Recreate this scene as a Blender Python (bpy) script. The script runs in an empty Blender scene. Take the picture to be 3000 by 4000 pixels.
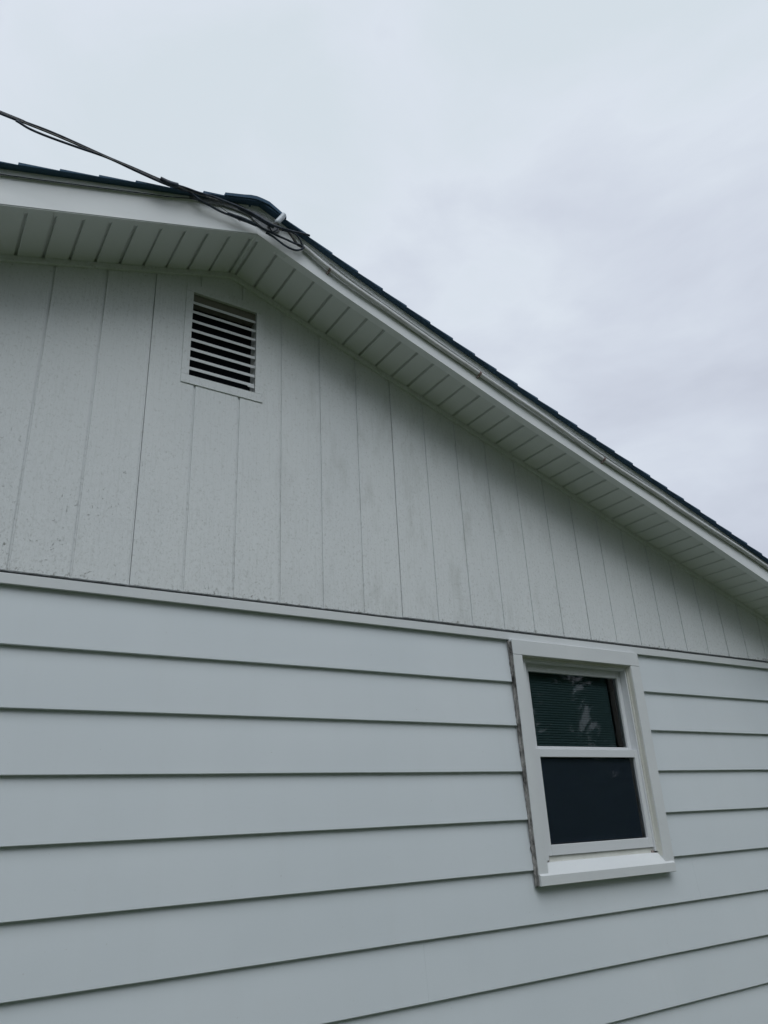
import bpy, math, random
from mathutils import Vector, Matrix, noise
random.seed(7)
S = bpy.context.scene
COL = S.collection
H = 2.45                       # height of the gable's lower edge above the ground

# ------------------------------------------------------------------ camera
cam = bpy.data.cameras.new("camera"); camo = bpy.data.objects.new("camera", cam); COL.objects.link(camo)
yaw, pitch, roll = 0.586320148, 0.400666892, -0.0522110703
f = Vector((math.sin(yaw)*math.cos(pitch), math.cos(yaw)*math.cos(pitch), math.sin(pitch)))
r = Vector((math.cos(yaw), -math.sin(yaw), 0)); u = r.cross(f)
r2 = r*math.cos(roll)+u*math.sin(roll); u2 = -r*math.sin(roll)+u*math.cos(roll)
m = Matrix((r2, u2, -f)).transposed().to_4x4(); m.translation = Vector((-0.4492, -2.7127, H-0.8747))
camo.matrix_world = m
cam.sensor_fit = 'VERTICAL'; cam.sensor_height = 36; cam.lens = 36*2911.14/4000
cam.clip_start = 0.05; cam.clip_end = 2000
S.camera = camo
S.view_settings.view_transform = 'Standard'; S.view_settings.look = 'None'
S.view_settings.gamma = 1.0; S.view_settings.exposure = 0.0
S.render.resolution_x = 768; S.render.resolution_y = 1024
S.render.film_transparent = False

# ------------------------------------------------------------------ overcast sky
W = bpy.data.worlds.new("World"); S.world = W; W.use_nodes = True
nt = W.node_tree; N = nt.nodes; L = nt.links
for n in list(N): N.remove(n)
def wn(t, **k):
    n = N.new(t)
    for a, b in k.items(): setattr(n, a, b)
    return n
SUN_EL, SUN_AZ = math.radians(55), math.radians(200)
sky = wn('ShaderNodeTexSky', sky_type='NISHITA', sun_disc=False, sun_elevation=SUN_EL, sun_rotation=SUN_AZ)
skm = wn('ShaderNodeVectorMath', operation='SCALE'); skm.inputs['Scale'].default_value = 0.10
L.new(sky.outputs[0], skm.inputs[0])
tc = wn('ShaderNodeTexCoord')
mp = wn('ShaderNodeMapping'); mp.inputs['Scale'].default_value = (1.0, 1.0, 2.2); mp.inputs['Location'].default_value = (3.1, 1.7, 0.4)
L.new(tc.outputs['Generated'], mp.inputs[0])
ns = wn('ShaderNodeTexNoise'); ns.inputs['Scale'].default_value = 3.3; ns.inputs['Detail'].default_value = 8; ns.inputs['Roughness'].default_value = 0.52
ns.inputs['Distortion'].default_value = 0.25
L.new(mp.outputs[0], ns.inputs['Vector'])
dt = wn('ShaderNodeVectorMath', operation='DOT_PRODUCT'); dt.inputs[1].default_value = (-0.50, -0.15, 0.80)
L.new(tc.outputs['Generated'], dt.inputs[0])
gr = wn('ShaderNodeMapRange', interpolation_type='SMOOTHSTEP')
gr.inputs['From Min'].default_value = -0.52; gr.inputs['From Max'].default_value = 0.42
gr.inputs['To Min'].default_value = 0.0; gr.inputs['To Max'].default_value = 0.72
L.new(dt.outputs['Value'], gr.inputs['Value'])
nr = wn('ShaderNodeMapRange'); nr.inputs['From Min'].default_value = 0.3; nr.inputs['From Max'].default_value = 0.7
nr.inputs['To Min'].default_value = -0.18; nr.inputs['To Max'].default_value = 0.44
L.new(ns.outputs['Fac'], nr.inputs['Value'])
ad = wn('ShaderNodeMath', operation='ADD', use_clamp=True); L.new(gr.outputs[0], ad.inputs[0]); L.new(nr.outputs[0], ad.inputs[1])
cr = wn('ShaderNodeValToRGB'); L.new(ad.outputs[0], cr.inputs[0])
e = cr.color_ramp.elements
e[0].position = 0.0; e[0].color = (0.54, 0.575, 0.67, 1)
e[1].position = 1.0; e[1].color = (0.70, 0.775, 0.835, 1)
k = e.new(0.45); k.color = (0.665, 0.715, 0.81, 1)
k = e.new(0.72); k.color = (0.745, 0.805, 0.885, 1)
mx = wn('ShaderNodeMix', data_type='RGBA'); mx.inputs[0].default_value = 0.93
L.new(skm.outputs[0], mx.inputs[6]); L.new(cr.outputs[0], mx.inputs[7])
bg = wn('ShaderNodeBackground'); bg.inputs[1].default_value = 1.0
L.new(mx.outputs[2], bg.inputs[0])
wo = wn('ShaderNodeOutputWorld'); L.new(bg.outputs[0], wo.inputs[0])

sun = bpy.data.lights.new("sun", 'SUN'); sun.energy = 1.18; sun.angle = math.radians(44); sun.color = (0.94, 0.985, 1.0)
suno = bpy.data.objects.new("sun", sun); COL.objects.link(suno)
# light comes from azimuth SUN_AZ (clockwise from +Y) at SUN_EL
sd = Vector((math.sin(SUN_AZ)*math.cos(SUN_EL), math.cos(SUN_AZ)*math.cos(SUN_EL), math.sin(SUN_EL)))
suno.rotation_euler = (-sd).to_track_quat('-Z', 'Y').to_euler()
suno.location = (0, -4, 12)

# ------------------------------------------------------------------ helpers
def mat(name, color, rough=0.6, build=None, spec=0.35, metallic=0.0):
    m = bpy.data.materials.new(name); m.use_nodes = True
    t = m.node_tree; b = t.nodes['Principled BSDF']
    b.inputs['Base Color'].default_value = (*color, 1); b.inputs['Roughness'].default_value = rough
    b.inputs['Specular IOR Level'].default_value = spec; b.inputs['Metallic'].default_value = metallic
    if build: build(t, b)
    return m
class NB:
    """small helper for node graphs on object coordinates"""
    def __init__(s, t):
        s.t = t; s.tc = t.nodes.new('ShaderNodeTexCoord')
    def map(s, scale=(1,1,1), loc=(0,0,0), rot=(0,0,0)):
        n = s.t.nodes.new('ShaderNodeMapping'); n.inputs['Scale'].default_value = scale; n.inputs['Location'].default_value = loc
        n.inputs['Rotation'].default_value = rot
        s.t.links.new(s.tc.outputs['Object'], n.inputs[0]); return n.outputs[0]
    def noise(s, vec, scale, detail=4, rough=.5, dist=0):
        n = s.t.nodes.new('ShaderNodeTexNoise'); n.inputs['Scale'].default_value = scale; n.inputs['Detail'].default_value = detail
        n.inputs['Roughness'].default_value = rough; n.inputs['Distortion'].default_value = dist
        s.t.links.new(vec, n.inputs['Vector']); return n.outputs['Fac']
    def rng(s, v, a, b, c=0, d=1):
        n = s.t.nodes.new('ShaderNodeMapRange'); n.inputs[1].default_value = a; n.inputs[2].default_value = b
        n.inputs[3].default_value = c; n.inputs[4].default_value = d; s.t.links.new(v, n.inputs[0]); return n.outputs[0]
    def math(s, op, a, b=None, clamp=False):
        n = s.t.nodes.new('ShaderNodeMath'); n.operation = op; n.use_clamp = clamp
        for i, x in enumerate((a, b)):
            if x is None: continue
            if isinstance(x, (int, float)): n.inputs[i].default_value = x
            else: s.t.links.new(x, n.inputs[i])
        return n.outputs[0]
    def sep(s, vec):
        n = s.t.nodes.new('ShaderNodeSeparateXYZ'); s.t.links.new(vec, n.inputs[0]); return n.outputs
    def mix(s, fac, a, b):
        n = s.t.nodes.new('ShaderNodeMix'); n.data_type = 'RGBA'
        for i, x in ((0, fac), (6, a), (7, b)):
            if isinstance(x, tuple): n.inputs[i].default_value = (*x, 1)
            elif isinstance(x, (int, float)): n.inputs[i].default_value = x
            else: s.t.links.new(x, n.inputs[i])
        return n.outputs[2]
    def bump(s, h, strength, dist, b):
        n = s.t.nodes.new('ShaderNodeBump'); n.inputs['Strength'].default_value = strength; n.inputs['Distance'].default_value = dist
        s.t.links.new(h, n.inputs['Height']); s.t.links.new(n.outputs[0], b.inputs['Normal'])

# ---- materials
def b_siding(t, b):
    n = NB(t); v = n.map()
    a = n.noise(v, 1.3, 3); c = n.mix(n.rng(a, .3, .7), (.645, .688, .722), (.688, .726, .757))
    g = n.noise(n.map((1, 1, 9)), 22, 5, .6)
    c = n.mix(n.rng(g, .58, .82, 0, .25), c, (.60, .62, .63))
    st = n.noise(n.map((5, 1, .35), (2, 0, 0)), 2.2, 5, .6)
    c = n.mix(n.rng(st, .52, .75, 0, .10), c, (.58, .60, .595))
    d = n.noise(n.map((3, 3, 3)), 30, 2, .5)
    c = n.mix(n.rng(d, .74, .80, 0, .30), c, (.33, .33, .30))
    t.links.new(c, b.inputs['Base Color'])
    w = n.noise(n.map((1.2, 1, .8)), 2.2, 2)
    f2 = n.noise(n.map((1, 1, 3)), 160, 2)
    n.bump(n.math('ADD', n.math('MULTIPLY', w, 1.0), n.math('MULTIPLY', f2, .02)), .6, .006, b)
M_SIDING = mat('painted_siding', (.52, .53, .54), .5, b_siding)

def b_gable(t, b):
    n = NB(t); o = n.map(); xyz = n.sep(o)
    a = n.noise(n.map((1, 1, .6)), 1.6, 3)
    c = n.mix(n.rng(a, .3, .7), (.70, .722, .738), (.752, .77, .778))
    # rough sawn vertical grain
    g = n.noise(n.map((60, 60, 2.2)), 2.2, 6, .65, .6)
    c = n.mix(n.rng(g, .52, .78, 0, .40), c, (.53, .545, .53))
    # grey dirt patches
    p = n.noise(n.map((2.6, 2.6, .9), (.3, 0, .9)), 3.4, 6, .66)
    near = n.math('MULTIPLY', n.rng(xyz[0], .55, 1.2, 0, 1), n.rng(xyz[0], 2.0, 2.7, 1, 0))
    c = n.mix(n.math('MULTIPLY', n.rng(p, .51, .70, 0, .34), near), c, (.38, .39, .36))
    # flaking paint: specks, more of them towards the bottom edge
    low = n.rng(xyz[2], H, H+.75, 1.0, 0.0)
    leftw = n.rng(xyz[0], .3, 2.2, 1.0, .15)
    s = n.noise(n.map((1, 1, .6), (0, 0, 0), (0, .5, 0)), 62, 5, .74, 1.4)
    big = n.noise(n.map(), 3.1, 3)
    th = n.math('ADD', s, n.math('ADD', n.math('MULTIPLY', n.math('MULTIPLY', low, leftw), .042), n.math('MULTIPLY', big, .13)))
    far_l = n.math('MULTIPLY', n.rng(xyz[0], -.33, -.12, .055, 0), n.rng(xyz[2], H+.15, H+.75, 1, 0)); th = n.math('ADD', th, far_l)
    c = n.mix(n.rng(th, .735, .80, 0, .58), c, (.24, .235, .205))
    fk = n.noise(n.map((1, 1, .75)), 95, 4, .68, .5); reg = n.noise(n.map(), 2.3, 3)  # fine mottling: dirt in the texture, plus relief shading put into the colour
    fk = n.math('ADD', fk, n.math('ADD', n.math('MULTIPLY', reg, .10), n.math('MULTIPLY', low, .03)))
    c = n.mix(n.rng(fk, .60, .74, 0, .40), c, (.42, .43, .41))
    c = n.mix(n.rng(fk, .44, .36, 0, .30), c, (.80, .82, .82))
    # ragged blackened lower edge
    e1 = n.noise(n.map((1, 1, .9)), 48, 4, .7)
    edge = n.math('ADD', n.rng(xyz[2], H-.004, H+.05, .30, 0.0), e1)
    c = n.mix(n.rng(n.math('ADD', edge, n.math('MULTIPLY', n.noise(n.map((1, 1, 1), (7, 0, 2)), 2.6, 3), .30)), .93, 1.05, 0, .7), c, (.16, .155, .13))
    t.links.new(c, b.inputs['Base Color'])
    blob = n.noise(n.map((1, 1, .7)), 42, 4, .6)
    hh = n.math('ADD', n.math('MULTIPLY', g, .5), n.math('ADD', n.math('MULTIPLY', blob, .75), n.math('MULTIPLY', n.rng(th, .74, .80), -.6)))
    n.bump(hh, .85, .0030, b)
M_GABLE = mat('painted_grooved_plywood', (.5, .5, .5), .62, b_gable)

def b_trim(t, b):
    n = NB(t); a = n.noise(n.map((1, 1, 1)), 3, 4)
    c = n.mix(n.rng(a, .3, .7), (.665, .685, .70), (.71, .725, .735))
    s = n.noise(n.map(), 60, 3, .6)
    c = n.mix(n.rng(s, .66, .76, 0, .22), c, (.36, .36, .34)); t.links.new(c, b.inputs['Base Color'])
    n.bump(n.noise(n.map((1, 1, 1)), 9, 3), .35, .003, b)
M_TRIM = mat('white_painted_trim', (.6, .6, .6), .45, b_trim)

def b_fascia(t, b):
    n = NB(t); a = n.noise(n.map((1.5, 1, 1.5)), 2.5, 4)
    c = n.mix(n.rng(a, .35, .7), (.78, .80, .815), (.82, .83, .835))
    s = n.noise(n.map((1, 1, 1), (0, 0, 4)), 7, 5, .65)
    c = n.mix(n.rng(s, .60, .75, 0, .22), c, (.60, .61, .59)); t.links.new(c, b.inputs['Base Color'])
    n.bump(n.noise(n.map((.5, 1, 2)), 5, 2), .5, .006, b)
M_FASCIA = mat('white_metal_fascia', (.6, .6, .6), .38, b_fascia)

def b_soffit(t, b):
    n = NB(t); a = n.noise(n.map((1, 1, 1)), 2.0, 4)
    c = n.mix(n.rng(a, .3, .7), (.69, .715, .71), (.74, .755, .75)); t.links.new(c, b.inputs['Base Color'])
M_SOFFIT = mat('vinyl_soffit', (.46, .48, .47), .5, b_soffit)

def b_cream(t, b):
    n = NB(t); a = n.noise(n.map(), 14, 4, .6)
    c = n.mix(n.rng(a, .35, .75), (.70, .70, .655), (.62, .615, .56)); t.links.new(c, b.inputs['Base Color'])
M_VINYL = mat('vinyl_window_frame', (.69, .705, .725), .35)
M_CREAM = mat('cream_jamb_paint', (.6, .6, .54), .5, b_cream)

def b_dirt(t, b):
    n = NB(t); a = n.noise(n.map((1, 1, .35)), 55, 6, .7, .4)
    c = n.mix(n.rng(n.math('ADD', n.math('MULTIPLY', a, .6), n.math('MULTIPLY', n.noise(n.map(), 13, 3), .4)), .40, .60), (.030, .029, .028), (.40, .39, .38)); t.links.new(c, b.inputs['Base Color'])
    n.bump(a, .8, .004, b)
M_CAULK = mat('dirty_cracked_caulk', (.25, .24, .22), .8, b_dirt)

def b_shingle(t, b):
    n = NB(t); a = n.noise(n.map(), 190, 3, .7); c2 = n.noise(n.map((1, .8, 1)), 5.5, 2)
    c = n.mix(n.rng(a, .3, .7), (.026, .060, .110), (.080, .135, .20))
    c = n.mix(n.rng(c2, .4, .6, 0, .4), c, (.06, .12, .19)); t.links.new(c, b.inputs['Base Color'])
    n.bump(a, .7, .002, b)
M_SHINGLE = mat('blue_grey_asphalt_shingle', (.02, .05, .09), .85, b_shingle, spec=.25)

def b_wood(t, b):
    n = NB(t); a = n.noise(n.map((1.2, 1, 3)), 60, 6, .75, .5)
    c = n.mix(n.rng(a, .3, .7), (.085, .092, .105), (.34, .35, .36)); t.links.new(c, b.inputs['Base Color'])
    n.bump(a, .8, .003, b)
M_WEATHER = mat('grey_weathered_wood', (.14, .15, .16), .85, b_wood)
M_BLACK = mat('black_cable_jacket', (.016, .021, .034), .55, lambda t, b: t.links.new(
    (lambda n: n.mix(n.rng(n.noise(n.map(), 45, 4, .6), .35, .7), (.010, .016, .032), (.060, .078, .11)))(NB(t)), b.inputs['Base Color']))
M_GREYW = mat('bare_weathered_wire', (.16, .155, .15), .6, lambda t, b: t.links.new(
    (lambda n: n.mix(n.rng(n.noise(n.map(), 70, 3, .6), .35, .7), (.07, .075, .085), (.24, .225, .205)))(NB(t)), b.inputs['Base Color']))
M_PAINTC = mat('painted_cable_jacket', (.56, .57, .58), .5, lambda t, b: t.links.new(
    (lambda n: n.mix(n.rng(n.noise(n.map((1, 1, 1)), 12, 5, .6), .45, .72, 0, .5), (.70, .705, .72), (.45, .44, .43)))(NB(t)), b.inputs['Base Color']))
M_RUST = mat('rusty_strap', (.25, .13, .10), .75, lambda t, b: t.links.new(
    (lambda n: n.mix(n.rng(n.noise(n.map(), 160, 3), .35, .65), (.13, .065, .055), (.45, .38, .37)))(NB(t)), b.inputs['Base Color']))
M_CERAM = mat('white_glazed_insulator', (.55, .585, .64), .35)
M_DARK = mat('dark_void', (.008, .010, .014), .9, spec=.1)
M_ROOM = mat('dim_interior', (.10, .11, .11), .9, spec=.1)
M_BLIND = mat('green_grey_blind', (.17, .265, .285), .6)
M_SCREENF = mat('dark_screen_frame', (.15, .15, .19), .5)
def glass(name, tint, refl):
    m = bpy.data.materials.new(name); m.use_nodes = True; t = m.node_tree
    t.nodes.remove(t.nodes['Principled BSDF']); out = t.nodes['Material Output']
    tr = t.nodes.new('ShaderNodeBsdfTransparent'); tr.inputs[0].default_value = (*tint, 1)
    gl = t.nodes.new('ShaderNodeBsdfGlossy'); gl.inputs['Roughness'].default_value = .024; gl.inputs[0].default_value = (refl, refl, refl, 1)
    fr = t.nodes.new('ShaderNodeFresnel'); fr.inputs[0].default_value = 1.5
    mi = t.nodes.new('ShaderNodeMixShader')
    t.links.new(fr.outputs[0], mi.inputs[0]); t.links.new(tr.outputs[0], mi.inputs[1]); t.links.new(gl.outputs[0], mi.inputs[2])
    # old panes are never perfectly flat
    tc = t.nodes.new('ShaderNodeTexCoord'); nz = t.nodes.new('ShaderNodeTexNoise'); nz.inputs['Scale'].default_value = 5
    bp = t.nodes.new('ShaderNodeBump'); bp.inputs['Strength'].default_value = .018; bp.inputs['Distance'].default_value = .01
    t.links.new(tc.outputs['Object'], nz.inputs['Vector']); t.links.new(nz.outputs['Fac'], bp.inputs['Height'])
    t.links.new(bp.outputs[0], gl.inputs['Normal']); t.links.new(mi.outputs[0], out.inputs[0]); return m
M_GLASS = glass('window_glass', (.86, .93, .92), 1.0)

def screen_mat():
    m = bpy.data.materials.new('insect_screen_mesh'); m.use_nodes = True; t = m.node_tree
    b = t.nodes['Principled BSDF']; b.inputs['Base Color'].default_value = (.145, .180, .265, 1); b.inputs['Roughness'].default_value = .8
    tr = t.nodes.new('ShaderNodeBsdfTransparent'); mi = t.nodes.new('ShaderNodeMixShader'); mi.inputs[0].default_value = .62
    t.links.new(tr.outputs[0], mi.inputs[1]); t.links.new(b.outputs[0], mi.inputs[2]); t.links.new(mi.outputs[0], t.nodes['Material Output'].inputs[0])
    return m
M_SCREEN = screen_mat()

class MB:
    def __init__(s): s.v = []; s.f = []; s.sm = []
    def poly(s, pts, smooth=False):
        i = len(s.v); s.v += [tuple(p) for p in pts]; s.f.append(tuple(range(i, i+len(pts)))); s.sm.append(smooth)
    def prism(s, prof, axis_vals, close=True, ends=True, smooth=False):
        """prof: function(a)-> list of 3D points; swept along axis_vals"""
        base = len(s.v); rings = [prof(a) for a in axis_vals]; n = len(rings[0])
        for rg in rings: s.v += [tuple(p) for p in rg]
        for j in range(len(rings)-1):
            for i in range(n if close else n-1):
                a = base+j*n+i; b = base+j*n+(i+1) % n
                s.f.append((a, b, b+n, a+n)); s.sm.append(smooth)
        if ends and close:
            s.f.append(tuple(base+i for i in range(n))[::-1]); s.sm.append(False)
            s.f.append(tuple(base+(len(rings)-1)*n+i for i in range(n))); s.sm.append(False)
    def box(s, x0, x1, y0, y1, z0, z1, bev=0.0):
        if bev <= 0:
            s.prism(lambda x: [(x, y0, z0), (x, y1, z0), (x, y1, z1), (x, y0, z1)], [x0, x1])
        else:
            def ring(x, d):
                return [(x, y0+d, z0+bev), (x, y0+bev, z0+d), (x, y1-bev, z0+d), (x, y1-d, z0+bev),
                        (x, y1-d, z1-bev), (x, y1-bev, z1-d), (x, y0+bev, z1-d), (x, y0+d, z1-bev)]
            rr = [ring(x0, bev), ring(x0+bev, 0), ring(x1-bev, 0), ring(x1, bev)]
            # inset end rings
            it = iter(rr); s.prism(lambda _: next(it), range(4))
    def tube(s, pts, rad, seg=10, caps=True):
        pts = [Vector(p) for p in pts]; n = len(pts)
        if not callable(rad): rr = rad; rad = lambda t: rr
        t0 = (pts[1]-pts[0]).normalized(); up = Vector((0, 1, 0)) if abs(t0.y) < .9 else Vector((1, 0, 0))
        nrm = (up - t0*up.dot(t0)).normalized(); base = len(s.v)
        for i, p in enumerate(pts):
            t = (pts[min(i+1, n-1)]-pts[max(i-1, 0)]).normalized()
            nrm = (nrm - t*nrm.dot(t)).normalized(); bn = t.cross(nrm); R = rad(i/(n-1))
            for k in range(seg):
                a = 2*math.pi*k/seg; s.v.append(tuple(p+nrm*math.cos(a)*R+bn*math.sin(a)*R))
        for i in range(n-1):
            for k in range(seg):
                a = base+i*seg+k; b = base+i*seg+(k+1) % seg
                s.f.append((a, b, b+seg, a+seg)); s.sm.append(True)
        if caps:
            s.f.append(tuple(base+k for k in range(seg))[::-1]); s.sm.append(False)
            s.f.append(tuple(base+(n-1)*seg+k for k in range(seg))); s.sm.append(False)
    def build(s, name, material, parent=None, origin=(0, 0, 0)):
        o = Vector(origin)
        me = bpy.data.meshes.new(name); me.from_pydata([tuple(Vector(v)-o) for v in s.v], [], s.f)
        me.polygons.foreach_set('use_smooth', s.sm); me.materials.append(material); me.update()
        ob = bpy.data.objects.new(name, me); COL.objects.link(ob); ob.location = o
        if parent is not None:
            ob.parent = parent; ob.location = o - world_loc(parent)
        return ob
def world_loc(o):
    v = Vector(o.location)
    while o.parent is not None: o = o.parent; v += o.location
    return v
def fixn(ob):
    import bmesh
    bm = bmesh.new(); bm.from_mesh(ob.data); bmesh.ops.recalc_face_normals(bm, faces=bm.faces); bm.to_mesh(ob.data); bm.free(); return ob
def tag(o, label=None, cat=None, group=None, kind=None):
    if label: o['label'] = label
    if cat: o['category'] = cat
    if group: o['group'] = group
    if kind: o['kind'] = kind
    return o
def empty(name, loc):
    o = bpy.data.objects.new(name, None); COL.objects.link(o); o.location = loc; o.empty_display_size = .2; return o
def lerp(pts, x):
    if x <= pts[0][0]: a, b = pts[0], pts[1]
    elif x >= pts[-1][0]: a, b = pts[-2], pts[-1]
    else:
        for a, b in zip(pts, pts[1:]):
            if a[0] <= x <= b[0]: break
    return a[1]+(b[1]-a[1])*(x-a[0])/(b[0]-a[0])
def catmull(P, sub=6):
    P = [Vector(p) for p in P]; out = []
    for i in range(len(P)-1):
        p0 = P[max(i-1, 0)]; p1 = P[i]; p2 = P[i+1]; p3 = P[min(i+2, len(P)-1)]
        for j in range(sub):
            t = j/sub
            out.append(.5*((2*p1)+(-p0+p2)*t+(2*p0-5*p1+4*p2-p3)*t*t+(-p0+3*p1-3*p2+p3)*t**3))
    out.append(P[-1]); return out
def nz(x, y=0, z=0): return noise.noise(Vector((x, y, z)))

# key heights relative to the gable's lower edge (z = 0 there); add H for world
SOF = [(-4.6, 1.585-.3265*5.152), (.552, 1.585), (1.0, 1.428), (2.1, 1.056), (4.2, .345), (5.8, .345-.3375*1.6)]
FB = [(-4.6, 1.588-.3255*5.152), (.552, 1.588), (1.0, 1.419), (2.06, 1.047), (3.19, .676), (3.97, .408), (5.8, .408-.3375*1.83)]
FLN = [(-4.6, .127), (-.2, .127), (.4, .138), (.552, .145), (.83, .133), (1.03, .117), (1.2, .110), (2.0, .108), (5.8, .100)]
ROF = [(-4.6, .155), (.0, .158), (.552, .152), (1.0, .148), (2.0, .146), (3.1, .137), (5.8, .130)]
sof = lambda x: H+lerp(SOF, x)
fb = lambda x: H+lerp(FB, x)
fl = lambda x: fb(x)+lerp(FLN, x)
rf = lambda x: fb(x)+lerp(ROF, x)
AP = .552
XL, XR = -4.1, 5.15
G = .2032; LAP = .2054; L0 = -.0504
WX0, WX1 = 2.075, 2.94     # cut in the lap siding for the window

# ------------------------------------------------------------------ ground
g = MB()
nx = 24
for i in range(nx):
    for j in range(nx):
        def gp(a, b):
            x = ((a/nx)*2-1); y = ((b/nx)*2-1); x = math.copysign(abs(x)**2.2, x)*400; y = math.copysign(abs(y)**2.2, y)*400
            return (x, y, nz(x*.05, y*.05)*.10 if max(abs(x), abs(y)) > 14 else 0.0)
        g.poly([gp(i, j), gp(i+1, j), gp(i+1, j+1), gp(i, j+1)])
def b_grass(t, b):
    n = NB(t); a = n.noise(n.map(), 1.5, 6, .7); c = n.mix(n.rng(a, .3, .7), (.046, .066, .030), (.100, .120, .060))
    t.links.new(c, b.inputs['Base Color']); n.bump(n.noise(n.map(), 60, 4), 1, .03, b)
M_GRASS = mat('lawn_grass', (.03, .05, .02), .9, b_grass, spec=.1)
tag(g.build('ground', M_GRASS), kind='structure')

# ------------------------------------------------------------------ house
house = empty('house', (AP, 0, 0))
tag(house, 'white single-storey house with lap siding below and a grooved gable under a blue-grey shingle roof', 'house')

# walls behind the siding (with window opening) and the closed body
wb = MB()
y0, y1 = .0195, .13
wb.box(XL, 2.09, y0, y1, 0, H-.03); wb.box(2.91, XR, y0, y1, 0, H-.03)
wb.box(2.09, 2.91, y0, y1, 0, H-1.07); wb.box(2.09, 2.91, y0, y1, H-.115, H-.03)
for (a, b_) in ((XL, AP), (AP, XR)):
    pass
fixn(wb.build('wall', M_SIDING, house))
sb = MB(); sb.box(XL+.001, XL+.13, .131, 9, 0, H); sb.box(XR-.13, XR-.001, .131, 9, 0, H); sb.box(XL+.131, XR-.131, 8.87, 9, 0, H)
sb.prism(lambda y: [(XL+.13, y, H), (XR-.13, y, H), (AP, y, sof(AP)-.05)], [8.88, 9.0])
fixn(sb.build('wall', M_SIDING, house))
ib = MB()    # room behind the window
ib.box(1.2, 4.2, .14, .16, H-2.3, H-1.10); ib.box(1.2, 4.2, 3.2, 3.3, H-2.3, H+.02); ib.box(1.1, 1.2, .14, 3.3, H-2.3, H+.02)
ib.box(4.2, 4.3, .14, 3.3, H-2.3, H+.02); ib.box(1.1, 4.3, .14, 3.3, H+.02, H+.06); ib.box(1.1, 4.3, .14, 3.3, H-2.36, H-2.3)
fixn(ib.build('room_lining', M_ROOM, house))

# --- lap siding: one part, boards with real laps
ls = MB()
def course(n, x0, x1, endl=True):
    zb = H+L0-n*LAP; zt = H+L0-(n-1)*LAP+.012
    if zb < .12: zb = .12
    if zt <= zb+.02: return
    k = max(2, int((x1-x0)/.22)); xs = [x0+(x1-x0)*i/k for i in range(k+1)]
    def prof(x):
        dz = nz(x*.9, n*3.7)*.0016+nz(x*3.1, n*1.3)*.0006; dy = nz(x*.7, n*5.1, 4)*.0012
        return [(x, .019, zb+dz), (x, .0018+dy, zb+dz), (x, dy, zb+.0024+dz), (x, .0078+dy*.6, (zb+zt)/2), (x, .0165, zt), (x, .0192, zt)]
    ls.prism(prof, xs)
for n in range(1, 12):
    if n <= 5:
        course(n, XL-.02, WX0-.027); course(n, WX1, XR+.02)
    elif n == 6:
        course(n, XL-.02, 3.146); course(n, 3.1464, XR+.02)
    elif n == 7:
        course(n, XL-.02, 1.440); course(n, 1.4404, XR+.02)
    else:
        j = -2+((n*1.37) % 3.3); 
        course(n, XL-.02, XR+.02)
fixn(ls.build('lap_siding', M_SIDING, house))
# --- drip band between the two sidings
tb = MB()
xs = [XL-.02+i*.2 for i in range(int((XR-XL+.04)/.2)+1)]+[XR+.02]
def band(x):
    d = nz(x*1.1, 9)*.0012
    return [(x, .0185, H-.0105), (x, -.002, H-.0128), (x, -.0045, H-.0145+d+nz(x*9, 4)*.0016), (x, -.0045, H+L0+.0015+d), (x, -.003, H+L0+d), (x, .006, H+L0+d), (x, .0185, H+L0+.004)]
tb.prism(band, xs)
fixn(tb.build('drip_band', M_TRIM, house))

# --- gable: grooved plywood
gb = MB()
VX0, VX1, VZ0, VZ1 = .372, .688, H+.960, H+1.412   # hole behind the vent
def zbot(x):
    off = -.0012 if x < 7*G else .0022
    return H+off+nz(x*22, 1)*.0016+nz(x*70, 2)*.0010
def strip(x0, x1, yf):
    """front face from x0 to x1 at depth yf, from lower edge to soffit, minus the vent hole"""
    xs = {x0, x1}
    k = max(1, int((x1-x0)/.02))
    xs |= {x0+(x1-x0)*i/k for i in range(k+1)}
    for c in (VX0, VX1, AP):
        if x0 < c < x1: xs.add(c)
    xs = sorted(xs)
    for a, b in zip(xs, xs[1:]):
        if b-a < 1e-6: continue
        ta, tb_ = sof(a)+.02, sof(b)+.02; ba, bb = zbot(a), zbot(b)
        if ta < ba+.01 or tb_ < bb+.01: continue
        mid = (a+b)/2
        if VX0 < mid < VX1:
            gb.poly([(a, yf, ba), (b, yf, bb), (b, yf, VZ0), (a, yf, VZ0)]); gb.poly([(a, yf, VZ1), (b, yf, VZ1), (b, yf, tb_), (a, yf, ta)])
        else: gb.poly([(a, yf, ba), (b, yf, bb), (b, yf, tb_), (a, yf, ta)])
        gb.poly([(a, yf, ba), (a, .015, ba), (b, .015, bb), (b, yf, bb)])
def side(x, ya, yb):
    t = sof(x)+.02; bt = zbot(x)
    if t < bt+.01: return
    if VX0 < x < VX1:
        gb.poly([(x, ya, bt), (x, yb, bt), (x, yb, VZ0), (x, ya, VZ0)]); gb.poly([(x, ya, VZ1), (x, yb, VZ1), (x, yb, t), (x, ya, t)])
    else: gb.poly([(x, ya, bt), (x, yb, bt), (x, yb, t), (x, ya, t)])
YF = -.001
k0, k1 = -21, 26
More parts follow.
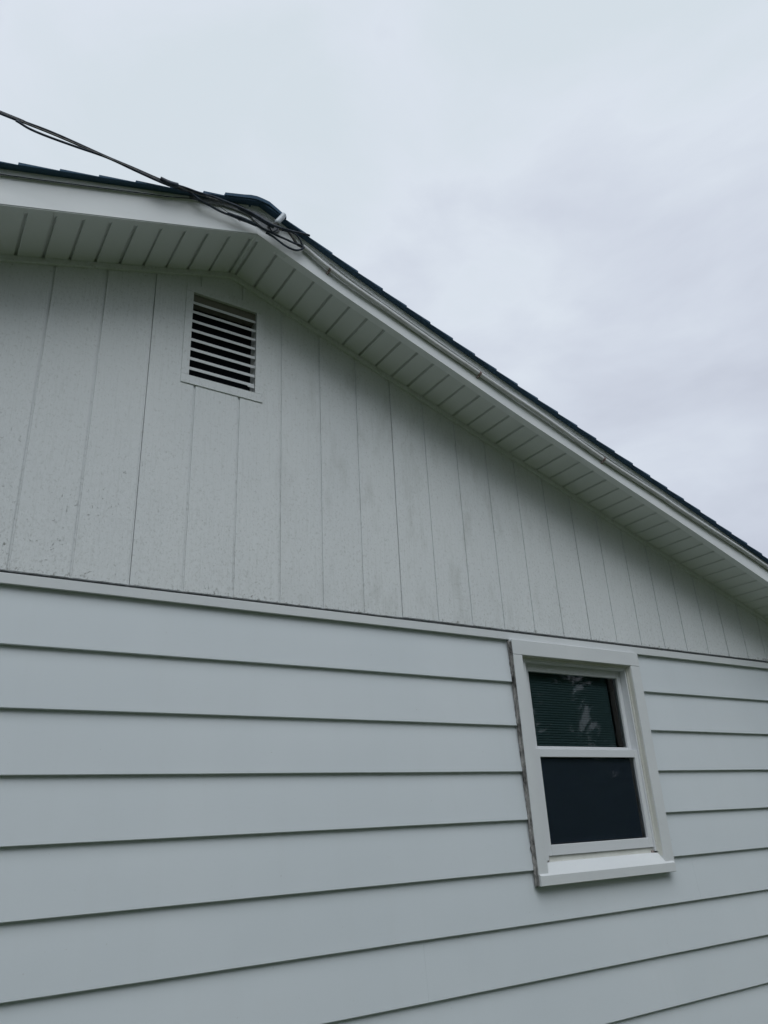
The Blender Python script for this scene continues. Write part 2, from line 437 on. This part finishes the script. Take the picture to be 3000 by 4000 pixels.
for k in range(k0, k1):
    w = .0048
    xa, xb = k*G+w, (k+1)*G-w
    xa = max(xa, XL-.02); xb = min(xb, XR+.02)
    if xb <= xa: continue
    yo = YF+(.0006 if (k-1)//6 % 2 else 0)
    strip(xa, xb, yo)
    # groove at x=(k+1)*G
    c = (k+1)*G
    if c+w < XR:
        if (k+1-1) % 6 == 0:     # sheet joint: open slit
            sl = .0012
            strip(c-w, c+w-sl*2, .0030); side(c-w, yo, .0030); side(c+w-sl*2, .0030, .0110); strip(c+w-sl*2, c+w, .0110); side(c+w, YF, .0110)
        else:
            strip(c-w, c+w, .0052); side(c-w, yo, .0052); side(c+w, YF, .0052)
gable = gb.build('gable_siding', M_GABLE, house)
# backing for the open slits and attic
ab = MB()
ab.prism(lambda x: [(x, .0155, H-.02), (x, .028, H-.02), (x, .028, sof(x)+.03), (x, .0155, sof(x)+.03)], [XL, VX0]); 
for (a, b) in ((VX1, 2.1), (2.1, 4.2), (4.2, 4.9)):
    ab.prism(lambda x: [(x, .0155, H-.02), (x, .028, H-.02), (x, .028, sof(x)+.03), (x, .0155, sof(x)+.03)], [a, b])
ab.box(VX0, VX1, .0155, .028, H-.02, VZ0); ab.box(VX0, VX1, .0155, .028, VZ1, sof(VX0))
fixn(ab.build('sheathing', M_WEATHER, house))

# --- gable vent
vf = MB()
fx0, fx1, fz0, fz1 = .343, .722, H+.922, H+1.452
ox0, ox1, oz0, oz1 = .377, .683, H+.965, H+1.408
yf = -.0055
vf.box(fx0, fx1, yf, .004, fz0, oz0, .0012); vf.box(fx0, fx1, yf, .004, oz1, fz1, .0012)
vf.box(fx0, ox0, yf, .004, oz0, oz1, .0012); vf.box(ox1, fx1, yf, .004, oz0, oz1, .0012)
vf.box(ox0-.004, ox0, -.005, .055, oz0, oz1); vf.box(ox1, ox1+.004, -.005, .055, oz0, oz1)
vf.box(ox0, ox1, .003, .055, oz0-.004, oz0-.001); vf.box(ox0, ox1, .0045, .055, oz1, oz1+.006)
vent = fixn(vf.build('gable_vent', M_GABLE, house))
bk = MB(); bk.box(ox0+.0005, ox1-.0005, .010, .054, oz1-.045, oz1-.0006); fixn(bk.build('blocking', mat('shade_darkened_brown_wood', (.17, .165, .13), .8), vent))  # brown wood in the vent top, with the recess shade darkened into its colour
vd = MB(); vd.box(ox0-.004, ox1+.004, .056, .062, oz0-.01, oz1+.01)
vd.build('backing', M_DARK, vent)
for i in range(8):
    z = oz1-.0535-i*.0502
    lv = MB()
    def lprof(x, z=z, i=i):
        d = 0
        if i == 7 and x > ox1-.035: d = -.006
        dz = nz(x*4, i*3.3)*.001
        return [(x, .0005, z-.0065+d+dz), (x, .0005, z+.0065+d+dz), (x, .0015, z+.0070+d+dz), (x, .013, z+.0165+dz), (x, .0145, z+.015+dz), (x, .0032, z-.0060+d+dz)]
    lv.prism(lprof, [ox0+.0005, ox0+.08, ox0+.16, ox0+.23, ox1-.036, ox1-.030, ox1-.0005])
    fixn(lv.build('louver', M_TRIM, vent))

# --- window
wf = MB()
jx0, jx1 = 2.106, 2.893
fwz0, fwz1 = H-1.045, H-.126
# frame ring (vinyl)
wf.box(jx0, 2.155, .012, .10, fwz0, fwz1, .001); wf.box(2.881, jx1, .012, .10, fwz0, fwz1, .001)
wf.box(2.155, 2.881, .012, .10, fwz1-.020, fwz1, .001); wf.box(2.155, 2.881, .034, .10, fwz0-.008, H-1.022, .001)
win = fixn(wf.build('window', M_VINYL, house))
win['label'] = 'white single-hung window with dark glass and a protruding casing'
c = MB(); c.box(2.048, 2.966, -.025, .016, H-.1255, H-.0515, .0015); fixn(c.build('casing_head', M_TRIM, win))
c = MB(); c.box(2.048, 2.1055, -.0245, .016, H-1.098, H-.1262, .0015); fixn(c.build('casing', M_TRIM, win))
c = MB(); c.box(2.894, 2.9655, -.0245, .016, H-1.098, H-.1262, .0015); fixn(c.build('casing', M_TRIM, win))
c = MB(); c.box(jx0-.001, jx0+.0005, -.018, .012, fwz0-.02, fwz1); c.box(jx1-.0005, jx1+.001, -.018, .012, fwz0-.02, fwz1)
c.box(jx0+.001, jx1-.001, -.018, .012, fwz1-.0008, fwz1+.0005)
c.box(2.108, 2.892, .0285, .0335, H-1.056, H-1.0285)
# small stop bead in front of the vinyl frame, right side and head
c.box(jx1-.0065, jx1-.0006, .0035, .0118, fwz0, fwz1-.001); c.box(jx0+.001, jx1-.0066, .0035, .0118, fwz1-.0085, fwz1-.001)
fixn(c.build('jamb', M_CREAM, win))
c = MB()
sx0, sx1 = 2.050, 2.956
c.prism(lambda x: [(x, -.0300, H-1.141), (x, -.0320, H-1.139), (x, -.0320, H-1.1005), (x, -.0298, H-1.0985), (x, .0095, H-1.053), (x, .034, H-1.051), (x, .034, H-1.135), (x, -.004, H-1.139)], [sx0, sx0+.003, 2.5, sx1-.003, sx1])
fixn(c.build('sill', M_CREAM if False else M_TRIM, win))
# caulk bead along the left casing, dirty and cracked
c = MB(); pts = []
for i in range(120):
    z = H-.058-i*(1.085/119); pts.append((2.0462+nz(z*38, 3)*.0025, -.0015+nz(z*51, 8)*.0025, z))
c.tube(pts, lambda t: .0058+.0042*nz(t*46, 5)+.0022*nz(t*130, 1), 8)
c.box(2.0466, 2.0479, -.0205, .010, H-1.138, H-.062)
c.box(2.0486, 2.0499, -.010, .018, H-1.139, H-1.100)
c.build('caulk', M_CAULK, win)
def sash(x0, x1, z0, z1, ya, yb, gx0, gx1, gz0, gz1):
    s = MB()
    s.box(x0, gx0, ya, yb, z0, z1, .0015); s.box(gx1, x1, ya, yb, z0, z1, .0015)
    s.box(gx0, gx1, ya+.0005, yb, z0, gz0, .0015); s.box(gx0, gx1, ya+.0005, yb, gz1, z1, .0015)
    o = fixn(s.build('sash', M_VINYL, win)); return o
lo = sash(2.1555, 2.8805, H-1.0265, H-.561, .018, .045, 2.183, 2.853, H-.982, H-.599)
up = sash(2.1555, 2.8805, H-.580, H-.1465, .050, .075, 2.203, 2.853, H-.546, H-.184)
for (a, b, c0, d, y) in ((2.18, 2.856, H-.985, H-.596, .033), (2.20, 2.856, H-.549, H-.181, .063)):
    p_ = MB(); p_.poly([(a, y, c0), (b, y, c0), (b, y, d), (a, y, d)]); p_.build('pane', M_GLASS, win)
p_ = MB(); p_.box(2.19, 2.846, .0505, .0515, H-.975, H-.603); p_.build('screen', M_SCREEN, win)
c = MB(); c.box(2.835, 2.853, .052, .062, H-.982, H-.60); c.box(2.18, 2.853, .0515, .0612, H-.9815, H-.968)
c.build('screen_frame', M_SCREENF, win)
bl = MB()
for i in range(76):
    z = H-.135-i*.0124
    bl.poly([(2.15, .105, z-.0050), (2.83, .105, z-.0050), (2.83, .112, z+.0062), (2.15, .112, z+.0062)])
bl.poly([(2.15, .122, H-1.06), (2.83, .122, H-1.06), (2.83, .122, H-.13), (2.15, .122, H-.13)])
bl.build('blind', M_BLIND, win)
# rusty corner marks on the sill
for q in ((2.159, 2.163, .020, .0275, H-1.049, H-1.030), (2.866, 2.876, .020, .0275, H-1.052, H-1.042)):
    c = MB(); c.box(*q); fixn(c.build('sill_bracket', M_RUST, win))

# --- soffit
sf = MB()
ya, yb = -.298, -.0005
gv = sorted([.536-.0985*k for k in range(46)]+[.5675+.0964*k for k in range(54)])
gw = .0060
seams = {round(.536-.0985*k, 4) for k in (0, 2, 5, 8, 11, 14, 17)}|{round(.5675+.0964*k, 4) for k in (1, 4, 7, 10, 13, 16, 19, 22, 25)}
bp = sorted({-4.55, AP, 1.0, 2.1, 4.2, 5.7})
segs = []; cur = -4.55
def flat(a, b):
    pts = [a]+[x for x in bp if a < x < b]+[b]
    for p, q in zip(pts, pts[1:]): sf.poly([(p, ya, sof(p)), (q, ya, sof(q)), (q, yb, sof(q)), (p, yb, sof(p))])
for c0 in gv:
    if c0-gw <= cur or c0+gw > 5.7: continue
    flat(cur, c0-gw)
    d = .015
    for (p, zp), (q, zq) in zip(((c0-gw, 0), (c0-gw*.85, d), (c0+gw*.55, d), (c0+gw, 0)), ((c0-gw*.85, d), (c0+gw*.55, d), (c0+gw, 0))):
        sf.poly([(p, ya, sof(p)+zp), (q, ya, sof(q)+zq), (q, yb, sof(q)+zq), (p, yb, sof(p)+zp)])
    if round(c0, 4) in seams:
        sf.poly([(c0-gw, ya, sof(c0-gw)-.0004), (c0-gw-.002, ya, sof(c0-gw-.002)-.0022), (c0-gw-.002, yb, sof(c0-gw-.002)-.0022), (c0-gw, yb, sof(c0-gw)-.0004)])
    cur = c0+gw
flat(cur, 5.7)
sf.prism(lambda x: [(x, -.298, sof(x)-.0012), (x, -.2745, sof(x)-.0012), (x, -.2735, sof(x)+.0005), (x, -.298, sof(x)+.0005)], [-4.55, AP, 1.0, 2.1, 4.2, 5.7])
roof = MB()
# --- roof: stepped shingle courses swept from rake to rake
def course_r(xa, xb, side_, idx):
    """xa = uphill edge, xb = downhill butt edge"""
    yo = -.340+nz(idx*3.3, side_)*.005
    t0, t1 = .0015, .0115+.002*nz(idx*1.7, side_*5)
    roof.prism(lambda y: [(xa, y, rf(xa)+t0), (xb, y, rf(xb)+t1), (xb, y, rf(xb)), (xa, y, rf(xa))], [yo, 9.34])
EX = .1363
xb = .915-EX*2; i = 0
prev = AP
x = .915-2*EX
tips = []
while x < 5.75: tips.append(x); x += EX
for t_ in tips: course_r(prev, t_, 1, i); prev = t_; i += 1
tips = []; x = .018+EX*3
while x > -4.65: tips.append(x); x -= EX*1.02
prev = AP
for t_ in tips: course_r(prev, t_, -1, i); prev = t_; i += 1
rfo = fixn(roof.build('roof', M_SHINGLE, house))
# deck under the shingles
dk = MB()
dk.prism(lambda x: [(x, -.290, rf(x)-.020), (x, 9.29, rf(x)-.020), (x, 9.29, rf(x)-.002), (x, -.290, rf(x)-.002)], [-4.55, AP, 1.0, 2.0, 3.1, 5.70])
fixn(dk.build('deck', M_WEATHER, rfo))
# ridge caps
for k in range(60):
    rc = MB(); yy0 = -.347+k*.16; yy1 = yy0+.175
    top = [(.382, .0), (.40, .0015), (.43, .0035), (.47, .006), (.50, .010), (.53, .012), (.558, .010), (.59, .012), (.63, .0085), (.655, .004), (.674, .001)]
    def base(x):
        z = rf(x)
        if abs(x-AP) < .045: z = rf(AP)-.3*.045+.0+.3*(.045-abs(x-AP))*.45
        return z
    t = .0115
    def cprof(y, k=k):
        w = .004 if y > yy0+.1 else .010
        return [(px, y, base(px)+.006+dz+w) for px, dz in top]+[(px, y, base(px)+.002+dz*.6) for px, dz in reversed(top)]
    rc.prism(cprof, [yy0, yy1])
    fixn(rc.build('ridge_cap', M_SHINGLE, rfo))
sfo = fixn(sf.build('soffit', M_SOFFIT, rfo))
# channel where soffit meets wall
jc = MB()
jc.prism(lambda x: [(x, -.014, sof(x)-.0005), (x, -.014, sof(x)-.024), (x, -.011, sof(x)-.028), (x, .0, sof(x)-.028), (x, .0, sof(x)-.0005)], [XL-.02, -.0795]); 
jc.prism(lambda x: [(x, -.0135, sof(x)-.0005), (x, -.0135, sof(x)-.024), (x, -.0105, sof(x)-.028), (x, .0, sof(x)-.028), (x, .0, sof(x)-.0005)], [-.079, AP])
jc.prism(lambda x: [(x, -.014, sof(x)-.0005), (x, -.014, sof(x)-.024), (x, -.011, sof(x)-.028), (x, .0, sof(x)-.028), (x, .0, sof(x)-.0005)], [AP, 1.0, 2.1, 4.2, 5.1])
fixn(jc.build('soffit_channel', M_GABLE, rfo))
# fascia: lower boards
def rng_(a, b, st=.15):
    n = max(1, int((b-a)/st)); pts = {round(a+(b-a)*i/n, 5) for i in range(n+1)}|{q for q in (AP, 1.0, 2.06, 3.19, 3.97, .83, 1.03, 1.2, 2.0, 3.1) if a < q < b}
    return sorted(pts)
def fascia(a, b, yo=0.0):
    m_ = MB()
    def pf(x):
        d = nz(x*1.3, 6)*.0018
        return [(x, -.300+yo+d, fb(x)), (x, -.300+yo+d, fl(x)+.012), (x, -.288, fl(x)+.012), (x, -.288, fb(x)+.003), (x, -.262, fb(x)+.001), (x, -.262, fb(x)-.0005)]
    m_.prism(pf, rng_(a, b)); return fixn(m_.build('fascia', M_FASCIA, rfo))
fascia(-4.57, AP-.0004); fascia(AP+.0004, .655); fascia(.6545, 5.72, -.0012)
def strip2(a, b, yo=0.0):
    m_ = MB()
    def pf(x):
        d = nz(x*1.9, 2)*.0010
        gap = .0028
        return [(x, -.3075+yo+d, fl(x)+.001), (x, -.3085+yo+d, rf(x)-.0005), (x, -.300, rf(x)-.0005), (x, -.3012, fl(x)+.001+gap)]
    m_.prism(pf, rng_(a, b)); return fixn(m_.build('rake_moulding', M_FASCIA, rfo))
strip2(-4.57, .506); strip2(.517, 5.72, -.001)
# eave fascias, closing boards
for nm, mm, q in (('eave_fascia', M_FASCIA, (-4.60, -4.571, -.298, 9.3, fb(-4.6), rf(-4.6)-.002)), ('eave_fascia', M_FASCIA, (5.721, 5.75, -.298, 9.3, fb(5.75), rf(5.75)-.002)),
                  ('eave_soffit', M_SOFFIT, (-4.571, XL, .0, 9.0, fb(-4.57), fb(-4.57)+.01)), ('eave_soffit', M_SOFFIT, (XR, 5.721, 0, 9.0, fb(5.72), fb(5.72)+.01))):
    m_ = MB(); m_.box(*q); fixn(m_.build(nm, mm, rfo))
# weathered bare board where the moulding has rotted at the ridge
def plate(pts, y, t, name='bare_board'):
    m_ = MB(); pts = [(a, b+H) for a, b in pts]
    it = iter([[(a, y, b) for a, b in pts], [(a, y+t, b) for a, b in pts]]); m_.prism(lambda _: next(it), [0, 1]); return fixn(m_.build(name, M_WEATHER, rfo))
plate([(.237, 1.653), (.238, 1.633), (.285, 1.637), (.331, 1.645), (.39, 1.664), (.43, 1.668), (.47, 1.670), (.52, 1.668), (.53, 1.690), (.49, 1.700), (.45, 1.706), (.389, 1.697), (.306, 1.674)], -.3105, .006)
plate([(.50, 1.690), (.53, 1.650), (.57, 1.628), (.61, 1.622), (.64, 1.628), (.66, 1.645), (.63, 1.672), (.585, 1.690), (.545, 1.703)], -.3115, .006)

# ------------------------------------------------------------------ cables and fittings on the gable
def hz(P): return [(a, b, c+H) for a, b, c in P]
def cable(name, P, rad, m_, label, cat='cable', group=None, sub=6, seg=10):
    P = hz(P); pts = catmull(P, sub); o_ = P[len(P)//2]
    b = MB(); b.tube(pts, rad, seg); ob = b.build(name, m_, None, o_); return tag(ob, label, cat, group)
far = lambda p, k: [(p[0]-24.5, p[1]+1.2, p[2]+3.9+.02*k), (p[0]-17, p[1]+.85, p[2]+2.0+.01*k), (p[0]-10, p[1]+.5, p[2]+.92+.01*k), (p[0]-5, p[1]+.25, p[2]+.37), (p[0]-2, p[1]+.10, p[2]+.12), (p[0]-.8, p[1]+.04, p[2]+.035+.004*k)]
W1 = [(-.498, -.32, 1.673), (-.418, -.326, 1.665), (-.336, -.331, 1.663), (-.252, -.337, 1.654), (-.113, -.346, 1.635), (-.005, -.353, 1.625), (.111, -.36, 1.613)]
A = [(.198, -.36, 1.623), (.257, -.36, 1.626), (.318, -.36, 1.635), (.38, -.36, 1.637), (.443, -.36, 1.637), (.508, -.36, 1.630), (.567, -.36, 1.616), (.613, -.36, 1.611), (.66, -.36, 1.616), (.709, -.36, 1.623), (.767, -.36, 1.635), (.785, -.36, 1.636)]
cable('service_cable', far(W1[0], 0)+W1+A, .0052, M_BLACK, 'thick black service cable, topmost strand across the sky, reaching past the ridge', 'cable', 'cables slung to the gable peak')
W2 = [(-.497, -.32, 1.665), (-.441, -.324, 1.657), (-.395, -.327, 1.641), (-.333, -.331, 1.634), (-.229, -.338, 1.632), (-.112, -.346, 1.632), (-.004, -.353, 1.616), (.112, -.36, 1.601)]
B = [(.20, -.345, 1.622), (.226, -.335, 1.637), (.257, -.33, 1.630), (.288, -.33, 1.617), (.33, -.33, 1.610), (.372, -.33, 1.602), (.435, -.33, 1.604), (.488, -.33, 1.606), (.534, -.33, 1.604), (.571, -.332, 1.596), (.608, -.335, 1.591), (.646, -.338, 1.584), (.685, -.338, 1.582), (.723, -.335, 1.582), (.752, -.333, 1.586), (.764, -.331, 1.577), (.752, -.33, 1.564), (.732, -.33, 1.551), (.704, -.33, 1.548), (.675, -.33, 1.553), (.646, -.328, 1.567), (.618, -.326, 1.581), (.585, -.324, 1.590)]
cable('looped_cable', far(W2[0], -1)+W2+B, .0046, M_BLACK, 'black cable sagging lowest across the sky and ending in a hanging loop on the fascia', 'cable', 'cables slung to the gable peak')
W3 = [(-.497, -.322, 1.669), (-.421, -.327, 1.659), (-.319, -.334, 1.652), (-.23, -.340, 1.643), (-.121, -.347, 1.631), (-.004, -.355, 1.619), (.112, -.362, 1.606), (.20, -.358, 1.618), (.26, -.350, 1.629), (.33, -.345, 1.640), (.39, -.345, 1.646), (.438, -.345, 1.646), (.479, -.345, 1.640), (.527, -.345, 1.636), (.564, -.345, 1.625), (.60, -.345, 1.620), (.616, -.350, 1.628), (.632, -.35, 1.640)]
cable('messenger_wire', far(W3[0], 1)+W3, .0034, M_GREYW, 'thin grey bare wire twisted between the two black cables, hooked to the white insulator', 'wire', 'cables slung to the gable peak')
# second strand of the black bundle across the peak
cable('taped_splice', [(.44, -.352, 1.640), (.479, -.352, 1.636), (.527, -.352, 1.632), (.564, -.352, 1.620), (.611, -.350, 1.611)], lambda t: .0105-.004*abs(2*t-1), M_BLACK, 'fat black taped splice on the cable just right of the ridge', 'cable splice')
cable('taped_splice', [(.40, -.334, 1.6025), (.44, -.334, 1.603), (.49, -.334, 1.604), (.535, -.334, 1.600)], lambda t: .0095-.003*abs(2*t-1), M_BLACK, 'black taped sleeve on the lower looped cable, left of the fascia corner', 'cable splice')
cable('jumper_wire', [(.655, -.348, 1.617), (.70, -.342, 1.632), (.73, -.335, 1.634), (.749, -.332, 1.619), (.761, -.328, 1.600), (.775, -.322, 1.592)], .0038, M_BLACK, 'short black jumper wire dropping into the mouth of the painted cable', 'wire')
cable('jumper_wire', [(.640, -.346, 1.619), (.679, -.342, 1.632), (.695, -.338, 1.626), (.711, -.335, 1.612), (.725, -.333, 1.596), (.742, -.328, 1.588), (.775, -.322, 1.592)], .0062, M_GREYW, 'thick grey curved jumper behind the hanging loop', 'wire')
cable('tie_wire', [(.575, -.34, 1.628), (.590, -.345, 1.612), (.600, -.343, 1.598), (.612, -.338, 1.590)], .0028, M_BLACK, 'short thin black tie wire linking the upper splice and the lower cable', 'wire')
cable('tie_wire', [(.635, -.345, 1.626), (.628, -.343, 1.612), (.621, -.341, 1.602), (.612, -.338, 1.594)], .0030, M_BLACK, 'short black tie wire beside the white triangular gap, right of the other tie', 'wire')
cable('thin_wire', [(.36, -.309, 1.652), (.40, -.309, 1.640), (.44, -.3085, 1.625), (.47, -.309, 1.612)], .0012, M_GREYW, 'hair-thin grey wire hanging across the white fascia left of the ridge', 'wire')
cable('tape_band', [(.098, -.361, 1.616), (.135, -.362, 1.6095), (.172, -.363, 1.6165)], lambda t: .0125-.002*abs(2*t-1), M_BLACK, 'black tape binding the incoming cables where they meet the shingle edge', 'tape')
cable('thin_wire', [(x_/10, -.3105, fl(x_/10)-H+.0015) for x_ in range(-45, 0, 3)]+[(.05, -.311, fl(.05)-H+.001), (.15, -.311, fl(.15)-H), (.25, -.312, 1.630), (.29, -.322, 1.620)], .0019, M_BLACK, 'fine dark wire stapled along the left sloping fascia, just under the moulding', 'wire')
# insulator
ins = [(.622, -.349, 1.640), (.631, -.350, 1.656), (.646, -.350, 1.681), (.657, -.350, 1.702), (.663, -.350, 1.712)]
cable('insulator', ins, lambda t: .0125*math.sqrt(max(.02, 1-(2*t-1)**6)), M_CERAM, 'small white capsule-shaped insulator standing against the shingle edge beside the ridge', 'insulator', sub=8, seg=14)
cable('bracket', [(.60, -.312, 1.640), (.61, -.33, 1.640), (.622, -.348, 1.641), (.636, -.349, 1.640)], .0055, M_GREYW, 'small grey bracket holding the foot of the white insulator', 'bracket')
# painted service entrance cable along the right rake
CB = [(.772, 1.600), (.783, 1.595), (.844, 1.562), (.894, 1.536), (.98, 1.500), (1.096, 1.458), (1.2, 1.424), (1.497, 1.319), (1.761, 1.229), (1.956, 1.162), (2.146, 1.100), (2.409, 1.006), (2.607, .936), (2.867, .857), (3.067, .795), (3.191, .751), (3.486, .659), (3.731, .584), (3.983, .502), (4.6, .29), (5.3, .055)]
ob = cable('entrance_cable', [(a, -.3155+.002*math.sin(a*5), b) for a, b in CB], .0118, M_PAINTC, 'thick white-painted electrical cable strapped along the right sloping fascia')
for (a, b), lab in zip(((.91, 1.528), (1.769, 1.226), (2.61, .935)), ('rusty strap nearest the ridge, holding the white cable to the fascia', 'rusty strap second from the ridge on the white cable', 'faint rusty strap third from the ridge on the white cable')):
    q = MB()
    sl = Vector((1, 0, -.3375)).normalized(); up_ = Vector((.3375, 0, 1)).normalized()
    c0 = Vector((a, -.3155, b+H))
    for wv in (0,):
        ring = []
        for k in range(13):
            th = math.pi*k/12; ring.append((math.sin(th), math.cos(th)))
        def sp(s_):
            out = [c0+sl*s_+up_*(cz*.0130)+Vector((0, -sn*.0130, 0)) for sn, cz in ring]
            out = [c0+sl*s_+up_*.024+Vector((0, .0145, 0))]+out+[c0+sl*s_-up_*.024+Vector((0, .0145, 0))]
            inn = [c0+sl*s_+up_*(cz*.0120)+Vector((0, -sn*.0120, 0)) for sn, cz in ring]
            inn = [c0+sl*s_+up_*.023+Vector((0, .0155, 0))]+inn+[c0+sl*s_-up_*.023+Vector((0, .0155, 0))]
            return out+inn[::-1]
        q.prism(sp, [-.006, .006])
    for sgn in (1, -1):
        cc = c0+up_*sgn*.019; q.tube([cc+Vector((0, .012, 0)), cc+Vector((0, .004, 0)), cc+Vector((0, .001, 0))], lambda t: .0045*(1-t*.5), 8)
    tag(fixn(q.build('cable_strap', M_RUST, None, c0)), lab, 'cable strap', 'straps on the painted cable')

# ------------------------------------------------------------------ trees across the yard (mirrored in the window)
def b_leaf(t, b):
    n = NB(t); c = n.mix(n.rng(n.noise(n.map(), .9, 3), .35, .65), (.022, .045, .016), (.050, .085, .030)); t.links.new(c, b.inputs['Base Color'])
M_LEAF = mat('tree_leaves', (.04, .07, .03), .7, b_leaf, spec=.2)
M_BARK = mat('tree_bark', (.07, .055, .045), .9, lambda t, b: t.links.new(
    (lambda n: n.mix(n.noise(n.map((6, 6, 1)), 6, 5), (.04, .032, .026), (.11, .095, .08)))(NB(t)), b.inputs['Base Color']))
def make_tree(seed, h, rad, nleaf, gap=None):
    rnd = random.Random(seed)
    root = empty('tree', (0, 0, 0))
    tk = MB(); tk.tube([(0, 0, -.1), (.05, .03, h*.2), (-.06, .05, h*.45), (.04, -.04, h*.8)], lambda t: .26*(1-t*.85), 10)
    cl = []
    for i in range(34):
        a = rnd.random()*6.283; zz = h*(.10+.85*rnd.random()); rr = rad*math.sqrt(max(.05, 1-((zz/h-.45)/.62)**2))*(.45+.5*rnd.random())
        c = Vector((math.cos(a)*rr, math.sin(a)*rr, zz)); cl.append((c, .7+rnd.random()*1.0))
        if i % 2 == 0: tk.tube([(0, 0, zz*.55), (c.x*.5, c.y*.5, zz*.82), tuple(c)], lambda t: .07*(1-t*.85), 6)
    tk.build('trunk', M_BARK, root)
    cr_ = MB()
    for i in range(nleaf):
        c, R = cl[rnd.randrange(len(cl))]
        d = Vector((rnd.gauss(0, 1), rnd.gauss(0, 1), rnd.gauss(0, 1))).normalized()*R*(rnd.random()**.4)
        p = c+d
        if p.z < .25: continue
        if gap and (Vector((p.x+p.y*1.065, p.z+p.y*.163))-Vector((gap[0], gap[1]))).length < gap[2]*(1+.95*nz((p.x+p.y*1.065)*2.6, p.z*2.6, 3)): continue
        n1 = Vector((rnd.gauss(0, 1), rnd.gauss(0, 1), rnd.gauss(0, 1))).normalized(); n2 = n1.orthogonal().normalized(); n3 = n1.cross(n2); s_ = .10+.09*rnd.random()
        cr_.poly([p-n2*s_, p+n3*s_*.5, p+n2*s_, p-n3*s_*.5])
    cr_.build('crown', M_LEAF, root); return root
def copy_tree(o):
    c = o.copy(); COL.objects.link(c)
    for ch in o.children:
        d = ch.copy(); COL.objects.link(d); d.parent = c
    return c
tA = make_tree(3, 9.5, 3.6, 16000)
tB = make_tree(5, 8.0, 3.8, 22000, gap=(0.98, 4.60, .60))
tB.location = (18, -15, 0)
tag(tB, 'leafy green tree with a small sky gap in its crown, mirrored in the window', 'tree', 'trees across the yard')
spots = [(-16, -15, .3), (-9.5, -16.5, 2.1), (-3, -15.5, 4.0), (4, -16.5, 5.2), (11, -15.2, .9), (27.5, -13.5, 2.7), (34, -11, 3.6), (22.5, -20, 1.2), (26, -20, 2.2), (24.5, -24, 3.3),  (12.5, -21.5, 1.7), (39, -5, .2), (-21, -9, 3.1)]
ordn = ['first', 'second', 'third', 'fourth', 'fifth', 'sixth', 'seventh', 'eighth', 'ninth', 'tenth', 'eleventh', 'twelfth', 'thirteenth', 'fourteenth']
rank = {p: i for i, p in enumerate(sorted(spots))}
for i, (x_, y_, a_) in enumerate(spots):
    o = tA if i == 0 else copy_tree(tA)
    o.location = (x_, y_, 0); o.rotation_euler = (0, 0, a_); o.scale = (.50,)*3 if y_ in (-20, -24) else (1+.04*(i % 3),)*3
    tag(o, 'dark leafy tree across the yard from the gable, %s along the row' % ordn[rank[(x_, y_, a_)]], 'tree', 'trees across the yard')
